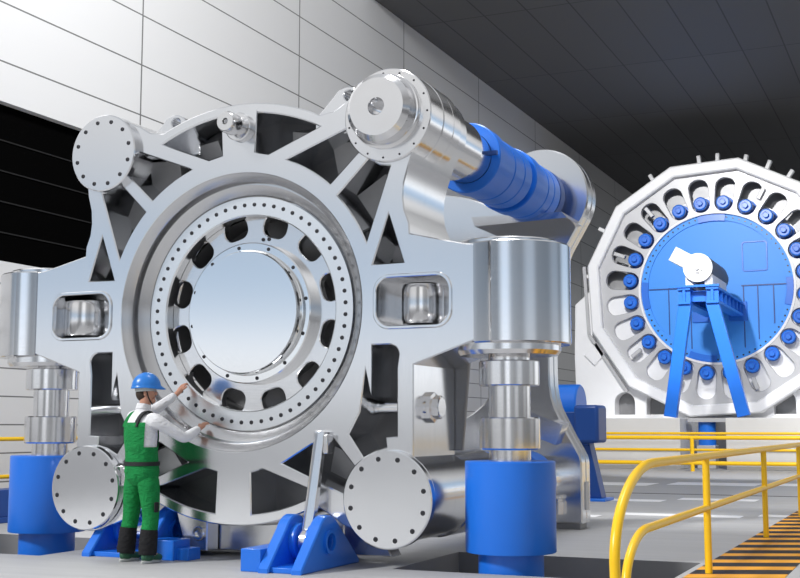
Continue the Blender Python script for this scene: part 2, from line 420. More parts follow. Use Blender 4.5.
# upper right pin with stepped flange
fl = obj('pin_flange', MB().lathe([(.30, -.03), (.458, -.03), (.468, -.02), (.468, .28), (.462, .285), (.462, .30), (.472, .305), (.472, .55), (.462, .555), (.462, .575), (.468, .58), (.468, .76), (.44, .80), (.30, .80)], (UR[0]+.02, 0, UR[1]-.035), 'Y', 96, caps=False), steel_horiz, frame)
bolts(fl, [(UR[0]+.02+.425*math.cos(R(24*i)), -.03, UR[1]-.035+.425*math.sin(R(24*i))) for i in range(15)], .011, .003)
obj('pin', MB().lathe([(.375, .0), (.375, -.04), (.365, -.05), (.345, -.055), (.335, -.195), (.285, -.25), (.088, -.25), (.083, -.24), (.083, -.10), (0, -.10)], (UR[0], 0, UR[1]), 'Y', 96, caps=False), steel_horiz, frame)
# stub on the top rim
obj('rim_stub', MB().lathe([(.15, .02), (.15, -.05), (.14, -.06), (.085, -.06), (.085, -.10), (.112, -.14), (.112, -.27), (.095, -.30), (.035, -.30), (.03, -.29), (.03, -.22), (0, -.22)], (.02, 0, 4.44), 'Y', 48, caps=False), steel_horiz, frame)
# lifting lugs
for cx, y, cz in ((1.23, .06, 4.575), (-1.02, .30, 4.585)):
    lp = arc(cx, cz, .175, 150, 30, 12)+[(cx+.34, cz-.16), (cx+.34, cz-.3), (cx-.36, cz-.3), (cx-.36, cz-.12)]
    obj('lifting_lug', MB().prism([lp, circ(cx+.02, cz+.085, .055, 24)], y, y+.3, bev=.01), steel_face, frame)
# arm end blocks: vertical rounded ends round the support cylinders
for sx in (1, -1):
    n = 40; cx, cy, rr = 2.77, .50, .60
    pl = [(2.60, -.012), (cx, cy-rr+.04)] + [(cx+rr*math.cos(R(a)), cy+rr*math.sin(R(a))) for a in [-86+172*i/n for i in range(n+1)]] + [(2.60, 1.07)]
    pl = [(sx*x, y) for x, y in pl]
    if sx < 0: pl = pl[::-1]
    b = obj('arm_end_block', MB().prism([pl], 2.12, 3.07, 'XY', .012), steel_turn, frame)
    obj('top_cap', MB().lathe([(.50, 3.06), (.50, 3.10), (.48, 3.115), (0, 3.115)], (sx*cx, cy, 0), 'Z', 64, caps=False).lathe([(.04, 3.11), (.04, 3.16), (0, 3.16)], (sx*cx, cy, 0), 'Z', 16, caps=False), steel_turn, b)
    obj('bottom_flange', MB().lathe([(.50, 2.13), (.50, 2.06), (.47, 2.02), (.2, 2.02)], (sx*cx, cy, 0), 'Z', 64, caps=False), steel_turn, b)
    # pocket liner with rounded boss, and rim
    m = MB().prism([rrect(*sorted((sx*1.55, sx*2.40)), 2.27, 2.82, .16)], .44, .54)
    obj('pocket_back', m, steel_seat, frame)
    bx, by, br = (1.93, .36, .21) if sx > 0 else (-2.14, .34, .27)
    m = MB().lathe([(br-.05, 2.33), (br-.012, 2.345), (br, 2.39), (br, 2.69), (br-.012, 2.73), (br-.05, 2.745)], (bx, by, 0), 'Z', 48)
    obj('pocket_boss', m, steel_turn, frame)
    rim = MB().prism([rrect(*sorted((sx*1.56, sx*2.385)), 2.275, 2.81, .17), rrect(*sorted((sx*1.595, sx*2.35)), 2.31, 2.775, .14)], -.018, .05, bev=.008)
    obj('pocket_rim', rim, steel_face, frame)
    # horizontal tie rod behind the post, with its nut
    m = MB().cyl((sx*1.38, .30, 1.53), (sx*2.0, .30, 1.53), .062, 32)
    m.lathe([(.08, 0), (.08, .05), (.07, .06), (.07, .09), (.062, .1)], (sx*1.405, .30, 1.53), (sx, 0, 0), 32)
    rod = obj('tie_rod', m, steel_turn, frame)
    m = MB().lathe([(.15, 0), (.15, .05), (.115, .06), (.115, .12), (.10, .13)], (sx*1.985, .40, 1.53), (sx, 0, 0), 8)
    obj('nut', m, steel_turn, rod)
    # foot plates under the frame
obj('gusset', MB().prism([[(1.90, 2.02), (2.15, 2.10), (2.06, 1.10), (1.90, 1.10)]], 1.065, 1.13), iron_mid, frame)
lp = [(1.02, .62), (1.26, .62), (1.52, .06), (.95, .06), (.95, .35)]
obj('foot', MB().prism([lp], .52, .76), steel_seat, frame)
ft = obj('foot', MB().prism([[(-.89, .56), (-.60, .50), (-.47, .44), (-.47, .06), (-.74, .06)]], .26, .48), steel_seat, frame)
bolts(ft, [(-.56, .26, .24)], .075, .04, mat=steel_turn)
obj('lower_saddle', MB().prism([[(-1.0, .05), (1.0, .05), (1.0, .42)]+arc(0, ZC, 2.19, -72, -108, 20)+[(-1.0, .42)]], .50, .95), steel_seat, frame)

# ------------------------------------------------------------------ support cylinders under the arms
def support(sx, label):
    cx, cy = sx*2.77, .50
    t = root('support_cylinder', label, 'hydraulic cylinder', (cx, cy, -.9), 'support cylinders under the frame arms')
    zt = .02 if sx > 0 else .05
    obj('barrel', MB().lathe([(.425, .17), (.43, .18), (.43, 1.01), (.42, 1.02), (.20, 1.02)], (cx, cy, 0), 'Z', 72), blue, t, label='blue barrel')
    obj('pipe', MB().lathe([(.31, -1.05), (.31, .18)], (cx, cy, 0), 'Z', 48), blue, t, label='blue lower pipe')
    obj('rod', MB().lathe([(.20, .98), (.20, 2.05)], (cx, cy, 0), 'Z', 48), steel_turn, t, label='steel rod')
    obj('collar', MB().lathe([(.20, 1.10+zt), (.275, 1.105+zt), (.29, 1.12+zt), (.29, 1.40+zt), (.28, 1.41+zt), (.20, 1.41+zt)], (cx, cy, 0), 'Z', 64), steel_turn, t)
    obj('collar', MB().lathe([(.20, 1.71+zt), (.28, 1.71+zt), (.29, 1.72+zt), (.29, 1.94+zt), (.28, 1.95+zt), (.17, 1.95+zt)], (cx, cy, 0), 'Z', 64), steel_turn, t)
    return t
support(1, 'support cylinder with blue barrel and stepped steel rod under the right frame arm')
support(-1, 'support cylinder with blue barrel and stepped steel rod under the left frame arm')

# ------------------------------------------------------------------ tie shafts to the rear frame
def tie(cx, cz, y0, label, rs, ysh, yend=9):
    t = root('tie_shaft', label, 'shaft', (cx, 2.9, cz))
    obj('shaft', MB().lathe([(rs-.02, y0), (rs, y0+.02), (rs, ysh-.02), (rs-.02, ysh), (.296, ysh), (.296, 5.06)], (cx, 0, cz), 'Y', 72), steel_horiz, t, label='turned steel shaft')
    for (a, b, r, inner, mt) in ((2.20, 2.46, .41, .30, blue), (2.46, 2.80, .385, 0, blue), (2.82, 3.16, .385, 0, blue), (3.18, 3.45, .385, 0, blue), (3.55, 3.85, .41, .29, blue), (3.85, 4.12, .385, 0, blue), (4.14, 4.38, .385, 0, blue), (4.40, 4.65, .385, 0, blue), (4.66, 4.85, .39, 0, blue_dark)):
        if b > yend: continue
        i = max(inner, .27)
        obj('ring', MB().lathe([(i, a), (r-.012, a), (r, a+.012), (r, b-.012), (r-.012, b), (i, b)], (cx, 0, cz), 'Y', 72, closed=True), mt, t, label='blue ring')
    obj('key', MB().box(cx-.03, cx+.40, 2.09, 2.13, cz-.02, cz+.03), blue_dark, t)
    return t
tie(UR[0], UR[1], .785, 'steel tie shaft with thick blue rings at upper right, linking front and rear frames', .345, 1.80)
tie(LR[0], LR[1], 1.06, 'thick steel tie cylinder with blue rings low down at right, behind the bolted round cover', .445, 2.15, 4.2)

# ------------------------------------------------------------------ rear frame
rear = root('rear_frame', 'rear steel frame plate with rounded top lobe and flared foot, behind the right support cylinder', 'machine frame', (0, 5.5, 0))
def rhalf():
    p = arc(0, ZC, 2.1, 90, 62, 10)
    p += arc(1.68, 4.46, .67, 150, -35, 28)
    p += [(2.02, 3.72), (1.86, 3.35), (1.785, 2.9), (1.772, 2.5)]
    p += [(1.772, 2.1), (1.778, 1.90), (1.80, 1.74), (1.84, 1.60), (1.896, 1.486), (2.03, 1.22), (2.13, 1.05), (2.18, .95), (2.195, .87)]
    p += [(2.195, .08), (1.30, .08), (1.20, .4)]
    p += arc(0, ZC, 2.1, -66, -90, 10)
    return p
rh = rhalf(); ro = rh+[(-x, z) for x, z in reversed(rh)][1:-1]
rp = obj('plate', MB().prism([ro, circ(0, ZC, 1.2)], 5.05, 5.25, bev=.02), steel_face, rear)
obj('plate', MB().prism([[(x*.975, ZC+(z-ZC)*.975) for x, z in ro], circ(0, ZC, 1.2)], 5.25, 5.265, bev=.004), steel_dark, rear)
obj('plate', MB().prism([ro, circ(0, ZC, 1.2)], 5.265, 5.46, bev=.02), steel_face, rear)
m = MB().add([(.95, 4.3, 4.12), (2.20, 4.3, 4.10), (2.26, 4.3, 4.02), (1.0, 4.3, 3.99), (.95, 5.05, 4.12), (2.20, 5.05, 4.10), (2.26, 5.05, 4.02), (1.0, 5.05, 3.99)], [(0, 1, 2, 3), (4, 7, 6, 5), (0, 4, 5, 1), (1, 5, 6, 2), (2, 6, 7, 3), (3, 7, 4, 0)])
obj('cross_beam', m, steel_turn, rear)
m = MB().bar((1.25, 4.75, 1.55), (2.0, 4.85, 1.25), .28, .5)
obj('brace', m, steel_turn, rear)
obj('foot_slot', MB().box(1.80, 1.96, 5.02, 5.06, .24, .52), steel_seat, rear)
obj('foot_bolt', MB().lathe([(.09, .2), (.09, .36), (.07, .37), (.07, .40), (.09, .41), (.08, .45), (0, .45)], (1.88, 5.0, 0), 'Z', 24, caps=False), steel_turn, rear)
obj('foot_plate', MB().box(2.185, 2.21, 5.2, 5.34, .25, .62), greyw, rear)
obj('foot_block', MB().box(-2.15, -1.4, 5.1, 5.42, 0, .085), iron_mid, rear); obj('foot_block', MB().box(1.4, 2.15, 5.1, 5.42, 0, .085), iron_mid, rear)

# ------------------------------------------------------------------ blue clevis brackets with link bars
def bracket(x0, lugs, x1, y0, label, base_lo):
    t = root('clevis_bracket', label, 'bracket', ((x0+x1)/2, y0+.6, 0), 'blue clevis brackets on the floor')
    prof = [(y0+1.19, 0), (y0+1.19, .04)]+arc(y0+.54, .27, .235, 50, 150, 14)+[(y0, .04), (y0, 0)]
    for a, b in lugs:
        obj('lug', MB().prism([prof, circ(y0+.53, .255, .085, 32)], a, b, 'YZ', .012), blue, t)
    (a0, b0), (a1, b1) = lugs
    obj('pin_boss', MB().cyl((b0-.005, y0+.53, .255), (b0+.06, y0+.53, .255), .17, 48, ch=.01), blue, t)
    obj('pin_boss', MB().cyl((a1-.06, y0+.53, .255), (a1+.005, y0+.53, .255), .17, 48, ch=.01), blue, t)
    obj('bushing', MB().lathe([(.085, 0), (.115, 0), (.115, .03), (.085, .03)], (b1, y0+.53, .255), 'X', 32, closed=True), blue, t)
    m = MB().box(b0-.01, a1+.01, y0+.05, y0+1.15, 0, .05)
    for (xa, xb, ya, yb, z) in base_lo: m.box(xa, xb, ya, yb, 0, z)
    obj('base', m, blue, t, bevel=.006)
    return t
bracket(.56, [(.71, .83), (1.06, 1.18)], 1.18, -.70, 'blue clevis bracket nearest the camera, right of the worker', [(.50, .715, -.65, .2, .21)])
bracket(-1.72, [(-1.72, -1.60), (-1.04, -.92)], -.36, -.20, 'blue clevis bracket behind the legs of the worker', [(-.93, -.58, -.18, .12, .20), (-.59, -.44, -.12, .10, .12)])
def link(x, y0, z0, y1, z1, label, dx=0.):
    d = Vector((0, y1-y0, z1-z0)); L = d.length; d.normalize()
    t = root('link_bar', label, 'link bar', (x, y0, z0-.12))
    m = MB().bar((x, y0, z0), (x+dx, y1, z1), .11, .07, up=(0, 1, 0))
    m.bar((x-.035, y0+.0, z0+.08), (x+dx-.035, y1-.02, z1-.02), .014, .09, up=(0, 1, 0))
    obj('bar', m, steel_turn, t, bevel=.02)
    obj('eye', MB().cyl((x-.05, y0, z0), (x+.05, y0, z0), .115, 40, ch=.01), steel_turn, t)
    obj('hook', MB().box(x+dx+.045, x+dx+.10, y1-.06, y1+.08, z1-.22, z1-.03), steel_turn, t, bevel=.015)
    return t
link(.945, -.17, .255, -.06, 1.30, 'upright silver link bar rising from the nearest blue bracket', .085)
link(-1.32, .33, .255, -.09, .95, 'silver link bar in the blue bracket behind the worker')

# ------------------------------------------------------------------ worker
def skin(pts, edges, rootv, sub=2):
    names = list(pts); me = bpy.data.meshes.new('skin')
    me.from_pydata([pts[k][:3] for k in names], [(names.index(a), names.index(b)) for a, b in edges], [])
    o = bpy.data.objects.new('skin', me); COL.objects.link(o)
    md = o.modifiers.new('skin', 'SKIN'); md.use_smooth_shade = True; md.branch_smoothing = .4
    for k, d in zip(names, me.skin_vertices[0].data):
        r = pts[k][3]; d.radius = r if isinstance(r, tuple) else (r, r); d.use_root = (k == rootv)
    o.modifiers.new('sub', 'SUBSURF').levels = sub
    dg = bpy.context.evaluated_depsgraph_get(); dg.update()
    m2 = bpy.data.meshes.new_from_object(o.evaluated_get(dg))
    mb = MB().add([v.co.copy() for v in m2.vertices], [tuple(p.vertices) for p in m2.polygons])
    bpy.data.objects.remove(o); bpy.data.meshes.remove(m2); return mb
person = root('person', 'person in green overalls, white shirt and blue helmet reaching both arms to the ring', 'person', (-.79, -.42, 0))
P0 = dict(pelvis=(-.762, -.42, .90), spine=(-.774, -.43, 1.13), chest=(-.792, -.41, 1.33), nb=(-.800, -.39, 1.48), nk=(-.792, -.365, 1.56), hd=(-.785, -.345, 1.64), hd2=(-.787, -.345, 1.73), hd3=(-.792, -.35, 1.79),
         shR=(-.585, -.485, 1.415), elR=(-.392, -.27, 1.225), wrR=(-.425, .02, 1.33), paR=(-.428, .10, 1.365),
         shL=(-1.000, -.325, 1.425), elL=(-.875, -.10, 1.52), wrL=(-.748, .08, 1.69), paL=(-.735, .14, 1.755),
         hipR=(-.660, -.46, .86), knR=(-.640, -.43, .46), anR=(-.650, -.46, .09), toR=(-.645, -.27, .045),
         hipL=(-.870, -.385, .85), knL=(-.925, -.36, .45), anL=(-.955, -.40, .09), toL=(-.955, -.21, .045))
P = {k: ((v[0]-(0 if k[:2] in ('wr', 'pa') else .02 if k[:2] == 'el' else .045)), v[1], v[2]) for k, v in P0.items()}
body_r = dict(pelvis=.13, spine=.12, chest=.11, nb=.06, nk=.055, hd=.075, hd2=.09, hd3=.07, shR=.045, elR=.042, wrR=.028, paR=(.038, .022), shL=.045, elL=.042, wrL=.028, paL=(.038, .022),
              hipR=.085, knR=.058, anR=.042, toR=.035, hipL=.085, knL=.058, anL=.042, toL=.035)
bp = {k: (*P[k], body_r[k]) for k in P}
be = [('pelvis', 'spine'), ('spine', 'chest'), ('chest', 'nb'), ('nb', 'nk'), ('nk', 'hd'), ('hd', 'hd2'), ('hd2', 'hd3'), ('chest', 'shR'), ('shR', 'elR'), ('elR', 'wrR'), ('wrR', 'paR'), ('chest', 'shL'), ('shL', 'elL'), ('elL', 'wrL'), ('wrL', 'paL'),
      ('pelvis', 'hipR'), ('hipR', 'knR'), ('knR', 'anR'), ('anR', 'toR'), ('pelvis', 'hipL'), ('hipL', 'knL'), ('knL', 'anL'), ('anL', 'toL')]
mb = skin(bp, be, 'pelvis')
# fingers and thumbs: short bent chains rooted in the palms
def hand(mb, pa, wr, side):
    f = (Vector(pa)-Vector(wr)).normalized(); up = Vector((0, 0, 1)); s = f.cross(up).normalized()*side; n = s.cross(f)*side
    for i, (o, L) in enumerate(((-.027, .068), (-.009, .080), (.009, .076), (.026, .060))):
        b = Vector(pa)+s*o-f*.012
        p1 = b+f*L*.55+n*.006; p2 = p1+f*L*.35+n*(-.010); p3 = p2+f*L*.25-n*.022
        q = skin({'a': (*b, .0105), 'b': (*p1, .0098), 'c': (*p2, .0088), 'd': (*p3, .0075)}, [('a', 'b'), ('b', 'c'), ('c', 'd')], 'a', 1)
        mb.add(q.v, q.f)
    b = Vector(pa)-f*.035-s*.026
    p1 = b-s*.030+f*.025; p2 = p1-s*.004+f*.032
    q = skin({'a': (*b, .013), 'b': (*p1, .0115), 'c': (*p2, .009)}, [('a', 'b'), ('b', 'c')], 'a', 1); mb.add(q.v, q.f)
hand(mb, P['paR'], P['wrR'], 1); hand(mb, P['paL'], P['wrL'], -1)
# face: head turned to the right of the picture, looking at the ring
hc = Vector((-.835, -.345, 1.69)); fw = Vector((.82, .57, .03)).normalized(); sd = fw.cross(Vector((0, 0, 1))).normalized(); upv = sd.cross(fw)
HM = Matrix((sd, fw, upv)).transposed()
mb.ball(hc+upv*.01, .072, .092, .108, M=HM)
mb.ball(hc+fw*.092-upv*.012, .013, .020, .022, 12, 8, M=HM)          # nose
mb.ball(hc+fw*.055-upv*.085, .042, .038, .032, 16, 10, M=HM)         # chin
mb.ball(hc+fw*.082-upv*.052, .024, .012, .008, 12, 8, M=HM)          # lips
mb.ball(hc+fw*.078+upv*.022, .045, .016, .010, 12, 8, M=HM)          # brow
for s in (1, -1): mb.ball(hc+sd*.074*s-fw*.008-upv*.01, .010, .020, .032, 12, 8, M=HM)   # ears
body = obj('body', mb, skin_m, person, ang=180)
mbk = MB()
for s in (1, -1): mbk.ball(hc+sd*.030*s+fw*.082+upv*.003,   .008, .004, .005, 10, 8, M=HM)
obj('eyes', mbk, sole_m, body)
mbk = MB().ball(hc-fw*.022-upv*.012, .077, .085, .085, M=HM)
obj('hair', mbk, hair_m, person)
# shirt: lofted torso, separate sleeves joined into the same garment
fwd = Vector((.40, .92, 0)).normalized(); lat = Vector((.92, -.40, 0)).normalized()
def spine(z):
    ks = [(.80, -.807, -.420), (.95, -.811, -.424), (1.13, -.819, -.430), (1.33, -.835, -.412), (1.50, -.845, -.388), (1.58, -.837, -.365)]
    for (z0, x0, y0), (z1, x1, y1) in zip(ks, ks[1:]):
        if z <= z1: t = max(0, (z-z0)/(z1-z0)); return Vector((x0+(x1-x0)*t, y0+(y1-y0)*t, z))
    return Vector((ks[-1][1], ks[-1][2], z))
def torso(z, a, off):
    ks = [(.76, .10, .08), (.82, .172, .135), (.90, .190, .152), (.98, .175, .140), (1.10, .178, .138), (1.25, .196, .148), (1.36, .205, .142), (1.42, .185, .122), (1.465, .135, .098), (1.50, .082, .078), (1.53, .070, .070)]
    for (z0, a0, b0), (z1, a1, b1) in zip(ks, ks[1:]):
        if z <= z1: break
    t = min(1, max(0, (z-z0)/(z1-z0))); rx = a0+(a1-a0)*t+off; ry = b0+(b1-b0)*t+off
    w = 1+.006*math.sin(7*a+13*z)+.005*math.sin(31*z+2*a)
    return spine(z)+lat*(rx*w*math.cos(a))+fwd*(ry*w*math.sin(a))
def loft(zs, angs, off, closed):
    v = [torso(z, a, off) for z in zs for a in angs]; n = len(angs); f = []
    for i in range(len(zs)-1):
        for j in range(n if closed else n-1): f.append((i*n+j, i*n+(j+1) % n, (i+1)*n+(j+1) % n, (i+1)*n+j))
    return v, f
full = [2*PI*i/40 for i in range(40)]
mb = MB().add(*loft([.90+.63*i/24 for i in range(25)], full, 0, True))
for sd_ in 'RL':
    sh, el, wr = (Vector(P[k+sd_]) for k in ('sh', 'el', 'wr')); c = spine(1.40)
    q = skin({'c': (*(c*.55+sh*.45), .085), 's': (*sh, .082), 'm': (*(sh*.5+el*.5), .066), 'e': (*el, .060), 'f': (*(el*.5+wr*.5), .052), 'w': (*(wr*.94+el*.06), .040)}, [('c', 's'), ('s', 'm'), ('m', 'e'), ('e', 'f'), ('f', 'w')], 'c', 2)
    mb.add(q.v, q.f)
shirt = obj('shirt', mb, shirt_m, person, ang=180)
obj('collar', MB().lathe([(.064, -.02), (.078, -.02), (.072, .035), (.062, .035)], spine(1.53), (.03, .25, 1), 24, closed=True), shirt_m, shirt)
# overalls: trousers, waist and the front and back panels in one garment
op_ = dict(pelvis=(-.762, -.42, .86, (.175, .150)), hipR=(-.660, -.45, .78, .122), tR=(-.642, -.44, .60, .102), knR=(-.636, -.43, .44, .086), sR=(-.645, -.455, .26, .090), anR=(-.650, -.455, .11, .080),
          hipL=(-.868, -.39, .78, .122), tL=(-.905, -.375, .60, .102), knL=(-.925, -.365, .44, .086), sL=(-.945, -.39, .26, .090), anL=(-.955, -.395, .11, .080))
op = {k: (v[0]-.045, *v[1:]) for k, v in op_.items()}
mb = MB()
for q_ in 'RL':
    ch = ['top'+q_]+[k+q_ for k in ('hip', 't', 'kn', 's', 'an')]
    hx, hy = op['hip'+q_][:2]; op['top'+q_] = (hx*.8-.835*.2, hy, .90, .110)
    q = skin({k: op[k] for k in ch}, list(zip(ch, ch[1:])), ch[0], 2); mb.add(q.v, q.f)
mb.add(*loft([.76+.38*i/14 for i in range(15)], full, .014, True))
for cen, half_, ztop in ((-PI/2, R(62), 1.385), (PI/2, R(48), 1.34)):
    mb.add(*loft([1.10+(ztop-1.10)*i/12 for i in range(13)], [cen-half_+2*half_*i/20 for i in range(21)], .014, False))
ov = obj('overalls', mb, green_m, person, ang=180)
for s_ in (1, -1):
    pts = []
    for i in range(13):
        t = i/12; a = -PI/2+s_*R(26) if t < .5 else PI/2-s_*R(26)
        z = 1.36+.13*math.sin(PI*t)
        p0 = torso(1.36, -PI/2+s_*R(30), .012); p1 = torso(1.32, PI/2-s_*R(30), .012)
        p = p0.lerp(p1, t); p.z = 1.34+.155*math.sin(PI*t)**.7; pts.append(p)
    m = MB()
    for i in range(12): m.bar(pts[i], pts[i+1], .016, .062, up=tuple(lat))
    obj('strap', m, green_m if s_ < 0 else belt_m, ov)
def hoop(c, rx, ry, h, t, head):
    m = MB(); n = 36; k = []
    for i in range(n):
        a = 2*PI*i/n; d = lat*math.cos(a)*rx+fwd*math.sin(a)*ry
        for r, z in ((0, -h), (t, -h), (t, h), (0, h)): k.append(Vector(c)+d+d.normalized()*r+Vector((0, 0, z)))
    f = []
    for i in range(n):
        for j in range(4): f.append((i*4+j, i*4+(j+1) % 4, ((i+1) % n)*4+(j+1) % 4, ((i+1) % n)*4+j))
    return m.add(k, f)
obj('belt', hoop((-.811, -.423, .975), .186, .151, .020, .018, 0), belt_m, ov)
for kn, an in ((Vector((-.685, -.448, .33)), Vector((-.696, -.457, .085))), (Vector((-.983, -.385, .34)), Vector((-1.002, -.397, .085)))):
    obj('shin_patch', MB().lathe([(.086, 0), (.092, .03), (.088, .20), (.083, (kn-an).length)], an, kn-an, 32, caps=False), dark_cloth, ov)
obj('phone', MB().box(-.60, -.585, -.50, -.43, .50, .60), belt_m, ov, bevel=.008)
for x, y in ((-.695, -.46), (-1.0, -.40)):
    m = MB().ball((x, y+.01, .065), .055, .085, .06).ball((x+.005, y+.13, .045), .052, .10, .042)
    sh = obj('shoe', m, shoe_m, person)
    obj('sole', MB().prism([[(x+.052*math.cos(R(a))*(1 if math.sin(R(a)) > 0 else .9), y+.07+.16*math.sin(R(a))) for a in range(0, 360, 15)]], 0, .03, 'XY', .006), sole_m, sh)
# helmet with brim
hh = hc+upv*.055
prof = []
mb = MB()
nn, mm = 32, 10; v = []; f = []
for i in range(mm+1):
    t = PI/2*i/mm
    for j in range(nn):
        q = 2*PI*j/nn; v.append(hh+sd*(.122*math.cos(q)*math.cos(t))+fwd*0+fw*(.148*math.sin(q)*math.cos(t))+upv*(.150*math.sin(t)))
for i in range(mm):
    for j in range(nn): f.append((i*nn+j, i*nn+(j+1) % nn, (i+1)*nn+(j+1) % nn, (i+1)*nn+j))
mb.add(v, f)
k = []
for j in range(nn):
    q = 2*PI*j/nn; ext = 1.05+.26*max(0, math.sin(q))**3
    for sc, z in ((.98, .0), (ext, -.012-.02*max(0, math.sin(q))), (ext, -.004-.02*max(0, math.sin(q))), (.98, .014)):
        k.append(hh+sd*(.122*math.cos(q)*min(sc, 1.06))+fw*(.148*math.sin(q)*sc)+upv*z)
f = []
for j in range(nn):
    for i in range(4): f.append((j*4+i, j*4+(i+1) % 4, ((j+1) % nn)*4+(i+1) % 4, ((j+1) % nn)*4+i))
mb.add(k, f)
hel = obj('helmet', mb, helmet_m, person, ang=60)
obj('head_band', MB().lathe([(.098, -.045), (.104, -.045), (.104, .0), (.098, .0)], hh-fw*.01, upv, 32, closed=True), sole_m, hel)
obj('chin_strap', MB().tube([hh+sd*.098-upv*.02, hc+sd*.085+fw*.02-upv*.05, hc+sd*.045+fw*.05-upv*.112, hc+fw*.06-upv*.12], .006, 8), belt_m, hel)

# ------------------------------------------------------------------ near yellow guard rail on the hazard strip
XR = 4.53
gr = root('guard_rail', 'thick yellow tube guard rail with curved end beside the striped floor strip', 'railing', (XR, 5, 0))
def bend(y0, y1, z0, zb, n=14):
    # quarter ellipse from horizontal run into the vertical leg
    return [(XR, y0+(y1-y0)*math.sin(PI/2*i/n), zb+(z0-zb)*math.cos(PI/2*i/n)) for i in range(n+1)]
obj('top_rail', MB().tube([(XR, 14, 1.07), (XR, 8, 1.07), (XR, 2, 1.07), (XR, -.9, 1.07)]+bend(-1.3, -2.52, 1.07, .45)+[(XR, -2.50, .2), (XR, -2.45, .002)], .036, 20), yellow, gr)
obj('middle_rail', MB().tube([(XR, 14, .60), (XR, 2, .60), (XR, -1.3, .60)]+bend(-1.55, -2.24, .60, .22)+[(XR, -2.27, 0)], .032, 20), yellow, gr)
for y in (.94, 4.91, 8.85, 12.8):
    obj('post', MB().cyl((XR, y, .007), (XR, y, 1.07), .034, 24), yellow, gr)
st = obj('hazard_strip', MB().box(4.37, 5.20, -.9, 14, -.05, .006), hazard_m)
tag(st, 'black and orange striped floor strip under the near yellow guard rail', 'floor marking')

# far rails in front of the concrete base
def far_rail(y, zs, label, x0, x1, posts, r):
    t = root('guard_rail', label, 'railing', ((x0+x1)/2, y, 0))
    for z in zs: obj('rail', MB().cyl((x0, y, z), (x1, y, z), r, 12), yellow, t)
    for x in posts: obj('post', MB().cyl((x, y, 0), (x, y, max(zs)), r, 12), yellow, t)
far_rail(26.8, (1.02, .25), 'far yellow guard rail with heavy rails, in front of the pale concrete base', -4.6, 9, (-.43, 5.5), .062)
far_rail(27.8, (1.14, .63), 'thin yellow guard rail right against the pale concrete base', -4.7, 9, (-4.0, 4.2), .042)
t = root('guard_rail', 'yellow guard rail along the left wall behind the left blue barrel', 'railing', (-6.3, 6, 0))
for z in (1.16, .60): obj('rail', MB().cyl((-6.3, 1.0, z), (-6.3, 12, z), .032, 14), yellow, t)
obj('rail', MB().cyl((-6.3, 1.0, .16), (-6.3, 12, .16), .025, 12), yellow, t)
for y in (1.2, 6.4, 11.8): obj('post', MB().cyl((-6.3, y, 0), (-6.3, y, 1.16), .03, 14), yellow, t)
o = obj('floor_skid', MB().box(-6.0, -5.5, 2.3, 9, .0, .08).box(-5.9, -5.55, 2.3, 9, .08, .46), blue_dark, bevel=.01)
tag(o, 'low dark blue skid on the floor behind the left blue barrel', 'skid')

# ------------------------------------------------------------------ blue stand behind the rear frame foot
t = root('blue_stand', 'dark blue steel stand with box head, behind the flared foot of the rear frame', 'stand', (.6, 11.3, 0))
obj('head_box', MB().box(-.4, .62, 11.1, 11.5, 1.0, 1.62), blue_dark, t, bevel=.02)
obj('end_block', MB().box(.40, .86, 10.95, 11.6, 1.05, 1.74), blue_dark, t, bevel=.06)
obj('column', MB().add([(.2, 11.15, 1.1), (.62, 11.15, 1.1), (.62, 11.5, 1.1), (.2, 11.5, 1.1), (.35, 11.15, .05), (.85, 11.15, .05), (.85, 11.5, .05), (.35, 11.5, .05)], [(0, 1, 2, 3), (4, 7, 6, 5), (0, 4, 5, 1), (1, 5, 6, 2), (2, 6, 7, 3), (3, 7, 4, 0)]), blue_dark, t, bevel=.015)
obj('foot_plate', MB().box(.1, .95, 11.0, 11.65, 0, .05), blue, t, bevel=.008)
o = obj('blue_drum', MB().cyl((-.9, 12.4, 1.75), (.15, 12.4, 1.75), .42, 40, ch=.03).box(-.9, .12, 12.05, 12.75, 0, 1.75), blue)
tag(o, 'bright blue drum with box base, behind the dark blue stand', 'drum')

# ------------------------------------------------------------------ far test ring on its concrete base
YF = 34.0; FX, FZ = -.75, 6.40
for nm, x0, x1, lab in (('concrete_base', -7.0, -1.10, 'pale concrete base block left of the gap under the far ring'), ('concrete_base', .32, 12, 'pale concrete base block right of the gap under the far ring')):
    o = obj(nm, MB().box(x0+.01, x1, 28.4, 37, 0, 1.63), concrete, bevel=.02); tag(o, lab, 'base')
o = obj('gap_wall', MB().box(-1.09, .31, 32.5, 32.9, 0, 1.6), iron); tag(o, 'dark recess wall in the gap between the concrete base blocks', 'wall')
t = root('gap_jack', 'blue jack on a grey pedestal standing in the gap between concrete base blocks', 'jack', (-.45, 29.6, 0))
obj('pedestal', MB().box(-.75, -.15, 29.3, 29.9, 0, .75), greyw, t, bevel=.02)
obj('cylinder', MB().cyl((-.45, 29.6, .75), (-.45, 29.6, 1.5), .28, 32), blue, t)
obj('cross_plate', MB().box(-1.0, .3, 29.2, 30.0, 1.5, 1.63), greyw, t)

